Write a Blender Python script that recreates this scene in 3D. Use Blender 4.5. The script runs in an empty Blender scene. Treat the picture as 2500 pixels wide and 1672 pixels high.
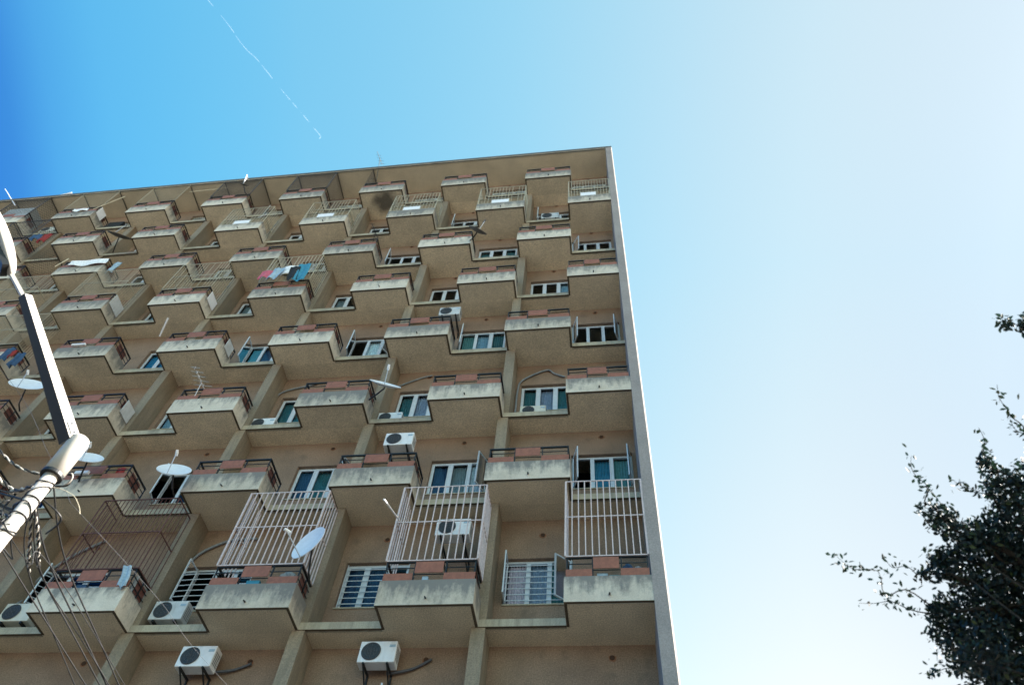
import bpy, bmesh, math, random
from mathutils import Vector, Matrix
random.seed(11)
S = bpy.context.scene
COL = S.collection
R = math.radians

# ------------------------------------------------------------------ camera
cam = bpy.data.cameras.new('camera')
camo = bpy.data.objects.new('camera', cam)
COL.objects.link(camo)
cam.sensor_width = 36.0
cam.lens = 26.783
cam.clip_start = 0.1
cam.clip_end = 20000
cr = Vector((0.991411, 0.113450, 0.065062)); cu = Vector((0.058985, -0.831893, 0.551792)); cf = Vector((-0.116725, 0.543215, 0.831440))
mw = Matrix((( cr.x, cu.x, -cf.x, -0.642683), (cr.y, cu.y, -cf.y, -12.425984), (cr.z, cu.z, -cf.z, -8.682859), (0, 0, 0, 1)))
camo.matrix_world = mw
cam.dof.use_dof = True
cam.dof.focus_distance = 12.0
cam.dof.aperture_fstop = 1.6
S.camera = camo

# ------------------------------------------------------------------ light
SUN_EL = R(33); SUN_AZ = R(79)          # azimuth from +Y towards +X
world = bpy.data.worlds.new('World'); S.world = world
world.use_nodes = True
nt = world.node_tree; nt.nodes.clear()
sky = nt.nodes.new('ShaderNodeTexSky'); sky.sky_type = 'NISHITA'; sky.sun_disc = False
sky.sun_elevation = SUN_EL; sky.sun_rotation = SUN_AZ
sky.air_density = 1.1; sky.dust_density = 1.0; sky.ozone_density = 1.6; sky.altitude = 0
hs = nt.nodes.new('ShaderNodeHueSaturation'); hs.inputs['Hue'].default_value = 0.485; hs.inputs['Saturation'].default_value = 1.06
bg = nt.nodes.new('ShaderNodeBackground'); bg.inputs['Strength'].default_value = 0.118
wo = nt.nodes.new('ShaderNodeOutputWorld')
# the sky pales towards the sun and deepens away from it: a grade over world direction
tcw = nt.nodes.new('ShaderNodeTexCoord'); dp = nt.nodes.new('ShaderNodeVectorMath'); dp.operation = 'DOT_PRODUCT'; dp.inputs[1].default_value = (0.9914, 0.1135, 0.0651)
mr = nt.nodes.new('ShaderNodeMapRange'); mr.inputs['From Min'].default_value = -0.6; mr.inputs['From Max'].default_value = 0.6
rw = nt.nodes.new('ShaderNodeValToRGB'); e_ = rw.color_ramp.elements
SKY = [(-.60, (.04, .20, .50)), (-.533, (.15, .40, .61)), (-.502, (.25, .59, .69)), (-.452, (.37, .77, .76)), (-.358, (.49, .86, .78)), (-.252, (.64, .92, .78)), (0.0, (.865, .926, .702)), (.20, (1.02, .83, .585)), (.344, (.96, .74, .51)), (.442, (.79, .625, .45)), (.54, (.60, .52, .40)), (.60, (.50, .455, .365))]
e_[0].position = 0; e_[0].color = (*SKY[0][1], 1); e_[1].position = 1; e_[1].color = (*SKY[-1][1], 1)
for p_, c_ in SKY[1:-1]:
    x_ = e_.new((p_+.6)/1.2); x_.color = (*c_, 1)
rw.color_ramp.interpolation = 'B_SPLINE'
mxw = nt.nodes.new('ShaderNodeMix'); mxw.data_type = 'RGBA'; mxw.blend_type = 'MULTIPLY'; mxw.inputs[0].default_value = 1.0
nt.links.new(tcw.outputs['Generated'], dp.inputs[0]); nt.links.new(dp.outputs['Value'], mr.inputs['Value']); nt.links.new(mr.outputs[0], rw.inputs[0])
nt.links.new(sky.outputs[0], hs.inputs['Color']); nt.links.new(hs.outputs[0], mxw.inputs[6]); nt.links.new(rw.outputs[0], mxw.inputs[7]); dp2 = nt.nodes.new('ShaderNodeVectorMath'); dp2.operation = 'DOT_PRODUCT'; dp2.inputs[1].default_value = (0.059, -0.832, 0.552)
mr2 = nt.nodes.new('ShaderNodeMapRange'); mr2.inputs['From Min'].default_value = -0.45; mr2.inputs['From Max'].default_value = 0.1
rw2 = nt.nodes.new('ShaderNodeValToRGB'); rw2.color_ramp.elements[0].color = (1.10, 0.86, 0.82, 1); rw2.color_ramp.elements[1].color = (.86, .90, .94, 1)
gx = nt.nodes.new('ShaderNodeMix'); gx.data_type = 'RGBA'; gx.blend_type = 'MULTIPLY'; gx.inputs[0].default_value = 1.0
nt.links.new(tcw.outputs['Generated'], dp2.inputs[0]); nt.links.new(dp2.outputs['Value'], mr2.inputs['Value']); nt.links.new(mr2.outputs[0], rw2.inputs[0])
nt.links.new(mxw.outputs[2], gx.inputs[6]); nt.links.new(rw2.outputs[0], gx.inputs[7]); nt.links.new(gx.outputs[2], bg.inputs[0]); nt.links.new(bg.outputs[0], wo.inputs[0])
sl = bpy.data.lights.new('sun', 'SUN'); sl.energy = 4.2; sl.angle = R(0.5); sl.color = (1, 0.95, 0.87)
so = bpy.data.objects.new('sun', sl); COL.objects.link(so)
sd = Vector((math.sin(SUN_AZ)*math.cos(SUN_EL), math.cos(SUN_AZ)*math.cos(SUN_EL), math.sin(SUN_EL)))
so.rotation_euler = sd.to_track_quat('Z', 'Y').to_euler()
S.view_settings.view_transform = 'Standard'; S.view_settings.look = 'None'
S.view_settings.exposure = 2.38; S.view_settings.gamma = 1.0

# ------------------------------------------------------------------ materials
def newmat(name):
    m = bpy.data.materials.new(name); m.use_nodes = True
    t = m.node_tree; t.nodes.clear()
    o = t.nodes.new('ShaderNodeOutputMaterial'); b = t.nodes.new('ShaderNodeBsdfPrincipled')
    t.links.new(b.outputs[0], o.inputs[0])
    return m, t, b, o
def coords(t, scale=(1, 1, 1)):
    g = t.nodes.new('ShaderNodeNewGeometry'); mp = t.nodes.new('ShaderNodeMapping'); mp.inputs['Scale'].default_value = scale
    t.links.new(g.outputs['Position'], mp.inputs['Vector']); return mp.outputs[0]
def noise(t, vec, scale, detail=4, rough=0.55):
    n = t.nodes.new('ShaderNodeTexNoise'); n.inputs['Scale'].default_value = scale; n.inputs['Detail'].default_value = detail; n.inputs['Roughness'].default_value = rough
    t.links.new(vec, n.inputs['Vector']); return n.outputs[0]
def ramp(t, fac, stops):
    r = t.nodes.new('ShaderNodeValToRGB'); e = r.color_ramp.elements
    e[0].position, e[0].color = stops[0][0], (*stops[0][1], 1)
    e[1].position, e[1].color = stops[-1][0], (*stops[-1][1], 1)
    for p, c in stops[1:-1]:
        x = e.new(p); x.color = (*c, 1)
    t.links.new(fac, r.inputs[0]); return r.outputs[0]
def mix(t, fac, a, b, mode='MIX'):
    n = t.nodes.new('ShaderNodeMix'); n.data_type = 'RGBA'; n.blend_type = mode
    if isinstance(fac, (int, float)): n.inputs[0].default_value = fac
    else: t.links.new(fac, n.inputs[0])
    for i, v in ((6, a), (7, b)):
        if isinstance(v, tuple): n.inputs[i].default_value = (*v, 1)
        else: t.links.new(v, n.inputs[i])
    return n.outputs[2]
def stucco(name, base, var=0.14, grain=0.22, patch=None, patch_lo=0.55, patch_hi=0.75, streak=None, rough=0.9, bump=0.35):
    m, t, b, o = newmat(name)
    v = coords(t)
    lo = tuple(c*(1-var) for c in base); hi = tuple(min(1, c*(1+var)) for c in base)
    c = ramp(t, noise(t, v, 1.3, 5), [(0.3, lo), (0.7, hi)])
    g = ramp(t, noise(t, v, 38, 3, 0.8), [(0.3, (1-grain,)*3), (0.7, (1+grain,)*3)])
    c = mix(t, 1.0, c, g, 'MULTIPLY')
    oi = t.nodes.new('ShaderNodeObjectInfo'); c = mix(t, 1.0, c, ramp(t, oi.outputs['Random'], [(0, (.90, .90, .89)), (1, (1.08, 1.07, 1.05))]), 'MULTIPLY')
    if patch:
        f = ramp(t, noise(t, v, 2.3, 6, 0.65), [(patch_lo, (0, 0, 0)), (patch_hi, (1, 1, 1))])
        c = mix(t, f, c, patch)
    if streak:
        vs = coords(t, (7.0, 7.0, 0.9))
        f = ramp(t, noise(t, vs, 1.0, 6, 0.62), [(0.47, (0, 0, 0)), (0.68, (0.75, 0.75, 0.75))])
        c = mix(t, f, c, streak)
    t.links.new(c, b.inputs['Base Color']); b.inputs['Roughness'].default_value = rough
    bp = t.nodes.new('ShaderNodeBump'); bp.inputs['Strength'].default_value = bump; bp.inputs['Distance'].default_value = 0.012
    t.links.new(noise(t, v, 30, 4, 0.7), bp.inputs['Height']); t.links.new(bp.outputs[0], b.inputs['Normal'])
    return m
def plain(name, base, rough=0.5, metal=0.0, var=0.1, scale=9.0, dirt=None):
    m, t, b, o = newmat(name); v = coords(t)
    c = ramp(t, noise(t, v, scale, 5), [(0.3, tuple(x*(1-var) for x in base)), (0.7, tuple(min(1, x*(1+var)) for x in base))])
    if dirt:
        f = ramp(t, noise(t, coords(t, (5, 5, 1.5)), 2.0, 6, 0.7), [(0.5, (0, 0, 0)), (0.75, (0.6, 0.6, 0.6))])
        c = mix(t, f, c, dirt)
    t.links.new(c, b.inputs['Base Color']); b.inputs['Roughness'].default_value = rough; b.inputs['Metallic'].default_value = metal
    return m
M = {}
M['ochre'] = stucco('ochre_paint', (0.635, 0.552, 0.412), var=0.12, grain=0.42, patch=(0.47, 0.395, 0.295), patch_lo=0.6, patch_hi=0.8)
def add_soot(m, cen, rad):
    t = m.node_tree; b = next(n for n in t.nodes if n.type == 'BSDF_PRINCIPLED'); src = b.inputs['Base Color'].links[0].from_socket
    gp = t.nodes.new('ShaderNodeNewGeometry'); d_ = t.nodes.new('ShaderNodeVectorMath'); d_.operation = 'DISTANCE'; d_.inputs[1].default_value = cen
    t.links.new(gp.outputs['Position'], d_.inputs[0])
    ad = t.nodes.new('ShaderNodeMath'); ad.operation = 'MULTIPLY_ADD'; t.links.new(noise(t, gp.outputs['Position'], 2.5, 4), ad.inputs[0]); ad.inputs[1].default_value = rad*.6; t.links.new(d_.outputs['Value'], ad.inputs[2])
    f = ramp(t, ad.outputs[0], [(0.55, (.85, .85, .85)), (min(1.0, rad*1.0), (0, 0, 0))])
    t.links.new(mix(t, f, src, (0.05, 0.048, 0.045)), b.inputs['Base Color'])
add_soot(M['ochre'], (-9.15, -0.75, 20.3), 1.0)
M['pink'] = stucco('pinkish_stucco', (0.24, 0.165, 0.118), var=0.18, grain=0.42, patch=(0.13, 0.096, 0.07), patch_lo=0.55, patch_hi=0.8)
M['fin'] = stucco('fin_paint', (0.25, 0.205, 0.150), var=0.12, grain=0.3, streak=(0.17, 0.145, 0.105))
M['end'] = stucco('end_wall_paint', (0.30, 0.272, 0.262), var=0.10, grain=0.22, patch=(0.23, 0.215, 0.21), patch_lo=0.6, patch_hi=0.85)
M['drip'] = plain('dark_drip_edge', (0.085, 0.065, 0.042), 0.9)
M['fascia'] = stucco('roof_fascia', (0.12, 0.12, 0.125), var=0.2)
M['vent'] = plain('rust_dark', (0.05, 0.025, 0.015), 0.9)
M['rust'] = plain('rust_stain', (0.22, 0.10, 0.055), 0.9, var=0.3, scale=30)
M['rail'] = plain('black_rail_paint', (0.016, 0.015, 0.017), 0.45, 0.2)
M['red'] = plain('red_panel', (0.27, 0.102, 0.062), 0.65, var=0.16, scale=14, dirt=(0.17, 0.065, 0.045))
M['white'] = plain('white_sheet', (0.80, 0.80, 0.82), 0.5, var=0.04)
M['frame'] = plain('white_window_frame', (0.52, 0.58, 0.64), 0.4, var=0.06)
M['cage'] = plain('pale_cage_paint', (0.56, 0.47, 0.46), 0.5, var=0.14, scale=20, dirt=(0.38, 0.26, 0.2))
M['cream'] = plain('cream_cage_paint', (0.42, 0.38, 0.28), 0.5, var=0.12, scale=20)
M['rustcage'] = plain('rusty_cage', (0.10, 0.045, 0.038), 0.8, var=0.3, scale=30)
M['mesh'] = plain('grey_wire_mesh', (0.09, 0.085, 0.08), 0.6, 0.3)
M['acwhite'] = plain('appliance_white', (0.72, 0.74, 0.76), 0.45, var=0.05, dirt=(0.5, 0.5, 0.48))
M['acold'] = plain('appliance_yellowed', (0.58, 0.56, 0.48), 0.5, var=0.08, dirt=(0.34, 0.30, 0.24))
M['acgrey'] = plain('appliance_grey', (0.52, 0.54, 0.55), 0.5, var=0.08, dirt=(0.3, 0.29, 0.27))
M['acdark'] = plain('fan_grille_dark', (0.03, 0.035, 0.04), 0.5)
M['dish'] = plain('dish_paint', (0.68, 0.72, 0.78), 0.5, var=0.06)
M['dishdark'] = plain('dish_weathered', (0.10, 0.10, 0.10), 0.6, var=0.2)
M['galv'] = plain('galvanised', (0.45, 0.46, 0.48), 0.4, 0.5)
M['hose'] = plain('grey_hose', (0.20, 0.225, 0.25), 0.7, var=0.25, scale=25)
M['hosedark'] = plain('dark_hose', (0.07, 0.075, 0.09), 0.6, var=0.3, scale=25)
M['curb'] = stucco('ledge_curb', (0.40, 0.36, 0.28), var=0.12, streak=(0.22, 0.20, 0.16))
M['redside'] = plain('shaded_side_red', (0.13, 0.05, 0.04), 0.8, var=0.3, scale=20)  # panel red darkened for the side panels, standing in for their shade
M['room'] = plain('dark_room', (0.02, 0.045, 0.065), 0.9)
M['ground'] = stucco('ground_concrete', (0.60, 0.56, 0.48), var=0.2)
M['asphalt'] = stucco('asphalt', (0.045, 0.045, 0.046), var=0.2)
M['pole'] = plain('pole_paint', (0.40, 0.375, 0.34), 0.5, var=0.04, scale=6)
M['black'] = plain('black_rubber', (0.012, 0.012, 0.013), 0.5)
M['bark'] = plain('bark', (0.03, 0.024, 0.018), 0.9, var=0.3, scale=20)
M['lens'] = plain('lamp_lens', (0.55, 0.57, 0.60), 0.25)
for n, c in dict(teal=(0.05, 0.17, 0.19), lilac=(0.36, 0.36, 0.46), cyan=(0.04, 0.23, 0.35), pinkc=(0.50, 0.12, 0.17), blackc=(0.015, 0.017, 0.02), whitec=(0.82, 0.84, 0.88),
                 bluec=(0.03, 0.075, 0.16), redc=(0.22, 0.025, 0.025), lightblue=(0.30, 0.42, 0.52), grey=(0.25, 0.27, 0.28), cream2=(0.6, 0.55, 0.42)).items():
    M[n] = plain('cloth_'+n, c, 0.9, var=0.2, scale=16)
# parapet: pale paint, black mould running down from the top edge (object space z, a stain with a shape of its own)
def parapet_mat():
    m, t, b, o = newmat('stained_parapet')
    v = coords(t)
    c = ramp(t, noise(t, v, 3.0, 5), [(0.3, (0.51, 0.455, 0.375)), (0.7, (0.63, 0.575, 0.485))])
    g = ramp(t, noise(t, v, 38, 3, 0.8), [(0.3, (0.86,)*3), (0.7, (1.12,)*3)])
    c = mix(t, 1.0, c, g, 'MULTIPLY')
    at = t.nodes.new('ShaderNodeAttribute'); at.attribute_name = 'hgt'; at.attribute_type = 'GEOMETRY'
    n1 = noise(t, coords(t, (6.5, 6.5, 1.6)), 1.0, 7, 0.66)
    n2 = noise(t, v, 9, 5, 0.7)
    a = t.nodes.new('ShaderNodeMath'); a.operation = 'MULTIPLY_ADD'; t.links.new(at.outputs['Fac'], a.inputs[0]); a.inputs[1].default_value = 0.42
    t.links.new(n1, a.inputs[2])
    oi = t.nodes.new('ShaderNodeObjectInfo'); c = mix(t, 1.0, c, ramp(t, oi.outputs['Random'], [(0, (.84, .83, .80)), (1, (1.06, 1.06, 1.05))]), 'MULTIPLY')
    ar = t.nodes.new('ShaderNodeMath'); ar.operation = 'MULTIPLY_ADD'; t.links.new(oi.outputs['Random'], ar.inputs[0]); ar.inputs[1].default_value = -0.22; t.links.new(a.outputs[0], ar.inputs[2])
    a2 = t.nodes.new('ShaderNodeMath'); a2.operation = 'MULTIPLY_ADD'; t.links.new(n2, a2.inputs[0]); a2.inputs[1].default_value = 0.45; t.links.new(ar.outputs[0], a2.inputs[2])
    f = ramp(t, a2.outputs[0], [(0.70, (0, 0, 0)), (1.35, (0.86, 0.86, 0.86))])
    c = mix(t, f, c, (0.15, 0.15, 0.145))
    t.links.new(c, b.inputs['Base Color']); b.inputs['Roughness'].default_value = 0.9
    bp = t.nodes.new('ShaderNodeBump'); bp.inputs['Strength'].default_value = 0.4; bp.inputs['Distance'].default_value = 0.012
    t.links.new(noise(t, v, 30, 4, 0.7), bp.inputs['Height']); t.links.new(bp.outputs[0], b.inputs['Normal'])
    return m
M['parapet'] = parapet_mat()
def glass_mat(name, tint, refl):
    m = bpy.data.materials.new(name); m.use_nodes = True; t = m.node_tree; t.nodes.clear()
    o = t.nodes.new('ShaderNodeOutputMaterial'); tr = t.nodes.new('ShaderNodeBsdfTransparent'); tr.inputs[0].default_value = (*tint, 1)
    gl = t.nodes.new('ShaderNodeBsdfGlossy'); gl.inputs['Roughness'].default_value = 0.03; gl.inputs[0].default_value = (0.9, 0.95, 1, 1)
    fr = t.nodes.new('ShaderNodeFresnel'); fr.inputs[0].default_value = refl; mx = t.nodes.new('ShaderNodeMixShader')
    t.links.new(fr.outputs[0], mx.inputs[0]); t.links.new(tr.outputs[0], mx.inputs[1]); t.links.new(gl.outputs[0], mx.inputs[2]); t.links.new(mx.outputs[0], o.inputs[0])
    return m
M['glass'] = glass_mat('window_glass', (0.62, 0.76, 0.82), 1.30)
M['sashglass'] = glass_mat('sash_glass', (0.72, 0.80, 0.84), 1.45)
# leaves
def leafmat():
    m, t, b, o = newmat('leaves'); oi = t.nodes.new('ShaderNodeNewGeometry')
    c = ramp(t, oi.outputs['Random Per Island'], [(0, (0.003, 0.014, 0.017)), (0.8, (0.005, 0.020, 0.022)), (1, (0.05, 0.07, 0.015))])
    t.links.new(c, b.inputs['Base Color']); b.inputs['Roughness'].default_value = 0.55
    tl = t.nodes.new('ShaderNodeBsdfTranslucent'); tl.inputs[0].default_value = (0.03, 0.07, 0.04, 1)
    mx = t.nodes.new('ShaderNodeMixShader'); mx.inputs[0].default_value = 0.12
    t.links.new(b.outputs[0], mx.inputs[1]); t.links.new(tl.outputs[0], mx.inputs[2]); t.links.new(mx.outputs[0], o.inputs[0])
    return m
M['leaf'] = leafmat()

# ------------------------------------------------------------------ mesh helpers
class MB:
    def __init__(s): s.v = []; s.f = []; s.m = []
    def add(s, vs, fs, mi=0):
        o = len(s.v); s.v += [tuple(p) for p in vs]; s.f += [tuple(i+o for i in q) for q in fs]; s.m += [mi]*len(fs)
    def box(s, x0, x1, y0, y1, z0, z1, mi=0):
        vs = [(x0, y0, z0), (x1, y0, z0), (x1, y1, z0), (x0, y1, z0), (x0, y0, z1), (x1, y0, z1), (x1, y1, z1), (x0, y1, z1)]
        s.add(vs, [(3, 2, 1, 0), (4, 5, 6, 7), (0, 1, 5, 4), (1, 2, 6, 5), (2, 3, 7, 6), (3, 0, 4, 7)], mi)
    def obox(s, cen, ax, ay, az, mi=0):        # oriented box, half-axes
        c = Vector(cen); vs = []
        for k in (-1, 1):
            for (i, j) in ((-1, -1), (1, -1), (1, 1), (-1, 1)): vs.append(c + Vector(ax)*i + Vector(ay)*j + Vector(az)*k)
        s.add(vs, [(3, 2, 1, 0), (4, 5, 6, 7), (0, 1, 5, 4), (1, 2, 6, 5), (2, 3, 7, 6), (3, 0, 4, 7)], mi)
    def tube(s, pts, r, n=8, mi=0, cap=True, spin=0.0, flat=None):
        pts = [Vector(p) for p in pts]; rs = r if isinstance(r, (list, tuple)) else [r]*len(pts)
        o = len(s.v); ref = None
        for i, p in enumerate(pts):
            d = (pts[min(i+1, len(pts)-1)] - pts[max(i-1, 0)]).normalized()
            if ref is None: ref = Vector((0, 0, 1)) if abs(d.z) < 0.9 else Vector((1, 0, 0))
            a = (ref - d*ref.dot(d)).normalized(); b = d.cross(a); ref = a
            for k in range(n):
                t = 2*math.pi*k/n + spin
                s.v.append(tuple(p + (a*math.cos(t) + b*math.sin(t))*rs[i]))
        for i in range(len(pts)-1):
            for k in range(n):
                s.f.append((o+i*n+k, o+i*n+(k+1) % n, o+(i+1)*n+(k+1) % n, o+(i+1)*n+k)); s.m.append(mi)
        if cap:
            s.f.append(tuple(o+k for k in range(n))[::-1]); s.m.append(mi)
            s.f.append(tuple(o+(len(pts)-1)*n+k for k in range(n))); s.m.append(mi)
    def build(s, name, mats, parent=None, smooth=False, hgt=None):
        me = bpy.data.meshes.new(name); me.from_pydata(s.v, [], s.f)
        for m in (mats if isinstance(mats, (list, tuple)) else [mats]): me.materials.append(M[m] if isinstance(m, str) else m)
        me.polygons.foreach_set('material_index', s.m)
        if smooth: me.polygons.foreach_set('use_smooth', [True]*len(me.polygons))
        if hgt is not None:
            at = me.attributes.new('hgt', 'FLOAT', 'POINT'); at.data.foreach_set('value', [max(0, min(1, (v[2]-hgt[0])/(hgt[1]-hgt[0]))) for v in s.v])
        me.update()
        o = bpy.data.objects.new(name, me); COL.objects.link(o)
        if parent:
            o.parent = parent
            o.matrix_parent_inverse = Matrix.Translation(-Vector(parent.location)) if parent.parent is None else Matrix.Identity(4)
        return o
def tag(o, label=None, cat=None, group=None, kind=None):
    if label: o['label'] = label
    if cat: o['category'] = cat
    if group: o['group'] = group
    if kind: o['kind'] = kind
    return o
def empty(name, loc=(0, 0, 0)):
    o = bpy.data.objects.new(name, None); COL.objects.link(o); o.location = loc; o.empty_display_size = 0.3; return o

# ------------------------------------------------------------------ measures of the tower
W = 3.438; NM = 10
Z = {-3: -8.80, -2: -5.90, -1: -2.96, 0: 0.0, 1: 3.133, 2: 6.060, 3: 9.037, 4: 11.9405, 5: 14.750, 6: 17.535, 7: 20.300, 8: 23.00}
GZ = -10.28; D1 = 0.604; D2 = 1.259; XL = -NM*W
def right_type(k): return k % 2 == 0
def balc_x(k, i):
    if right_type(k): return (-i*W - 1.5737, -i*W + (0.2426 if i else 0.0))
    return (-i*W - W + 0.1398, -i*W - W + 1.9717)
def win_x(k, i):
    if right_type(k): return (-i*W - 2.905, -i*W - 1.50)
    return (-i*W - 1.535, -i*W - 0.085)

# ---- setting
g = MB(); g.box(-300, 300, -300, 300, GZ-0.3, GZ); tag(g.build('ground', 'ground'), kind='structure')
g = MB(); g.box(-300, 300, -14.2, -0.3, GZ+0.004, GZ+0.012); tag(g.build('unseen_dark_forecourt', 'asphalt'), kind='structure')  # unseen dark ground, added to cut bounce onto the lower soffits
g = MB(); g.box(-300, 300, -60, -14.5, GZ+0.004, GZ+0.01); tag(g.build('unseen_dark_road', 'asphalt'), kind='structure')  # unseen too, dark area widened to lower the bounce light
g = MB(); g.box(-300, 300, -14.5, -14.3, GZ+0.002, GZ+0.13); tag(g.build('kerb', 'curb'), kind='structure')

# ---- the tower
T = empty('apartment_tower', (0, 0, GZ))
tag(T, 'tall ochre and grey apartment block with staggered boxy balconies and red rail panels', 'building')
mb = MB()
for k in list(range(-3, 8)):
    z0 = Z[k]; z1 = Z[k+1]
    a, b = z0 + 0.93, z0 + 2.08
    mb.box(XL, 0, 0, 0.2, z0+0.125, a); mb.box(XL, 0, 0, 0.2, b, z1)
    xs = sorted([win_x(k, i) for i in range(NM)]); cur = XL
    for (p, q) in xs:
        mb.box(cur, p, 0, 0.2, a, b); cur = q
    if cur < 0: mb.box(cur, 0, 0, 0.2, a, b)
mb.box(XL, 0, 0, 0.2, GZ, Z[-3])
mb.build('facade_wall', 'pink', T)
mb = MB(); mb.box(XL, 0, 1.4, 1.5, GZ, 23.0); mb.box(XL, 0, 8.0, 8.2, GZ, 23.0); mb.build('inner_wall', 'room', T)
# end wall with a weathered chamfer on its outer corner
mb = MB()
x0, x1, ch = 0.0, 0.265, 0.03; y0, y1 = -1.275, 8.2
prof = [(x0, y0), (x1-ch, y0), (x1, y0+ch), (x1, y1), (x0, y1)]
vs = [(x, y, GZ) for x, y in prof] + [(x, y, 23.04) for x, y in prof]; n = len(prof)
mb.add(vs, [tuple(range(n))[::-1], tuple(range(n, 2*n))] + [(i, (i+1) % n, n+(i+1) % n, n+i) for i in range(n)])
mb.build('end_wall', 'end', T)
mb = MB(); mb.box(XL-0.3, XL, -1.275, 8.2, GZ, 23.04); mb.build('end_wall', 'end', T)
mb = MB(); mb.box(XL, 0, -1.262, 8.2, 23.0, 23.04, 0); mb.box(XL-0.3, 0.25, -1.285, 8.2, 23.042, 23.17, 1); mb.box(XL, -0.002, -1.262, -1.222, 22.988, 22.998, 1)
mb.build('roof_slab', ['ochre', 'fascia'], T)
for k in range(-3, 8):
    z = Z[k]; mb = MB()
    mb.box(XL, 0, -0.5, 1.39, z, z+0.12, 0)
    for i in range(NM):
        if right_type(k): p, q = -i*W - W + 0.2426, -i*W - 1.5737
        else: p, q = -i*W - W + 1.9717, (-i*W + 0.1398 if i else 0.0)
        mb.box(p, q, -D1, -0.5, z, z+0.155, 1)
        mb.box(p+0.002, q-0.002, -D1+0.001, -D1+0.050, z-0.008, z-0.0005, 2)
        if not right_type(k) and i == 0: pass
    if k < -1:
        for i in range(NM): p, q = balc_x(k, i); mb.box(p, q, -D1, -0.5, z, z+0.12, 0)
    mb.build('floor_slab', ['ochre', 'curb', 'drip'], T)
# partition fins
for k in range(-1, 8):
    for i in range(1, NM):
        mb = MB(); x = -i*W
        mb.box(x+0.117, x+0.38, -0.588, -0.001, Z[k]+0.05, Z[k+1]-0.002)
        mb.build('partition_wall', 'fin', T)
# vents above the ledge windows
for k in range(-1, 8):
    for i in range(0, 9):
        mb = MB(); cx = -i*W + (-2.14 if right_type(k) else -0.79); cz = Z[k] + 2.70
        if k == 7: cz = Z[k] + 2.5
        ring = [(cx+0.05*math.cos(t*math.pi/6), -0.014, cz+0.05*math.sin(t*math.pi/6)) for t in range(12)]
        back = [(a, 0.0, c) for a, b, c in ring]
        mb.add(ring+back, [tuple(range(12))[::-1]] + [(j, (j+1) % 12, 12+(j+1) % 12, 12+j) for j in range(12)], 0)
        ring = [(cx+random.uniform(.055, .095)*math.cos(t*math.pi/5), -0.006, cz-0.01+random.uniform(.05, .075)*math.sin(t*math.pi/5)) for t in range(10)]
        back = [(a, 0.0, c) for a, b, c in ring]
        mb.add(ring+back, [tuple(range(10))[::-1]] + [(j, (j+1) % 10, 10+(j+1) % 10, 10+j) for j in range(10)], 1)
        mb.build('vent', ['vent', 'rust'], T)

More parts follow.
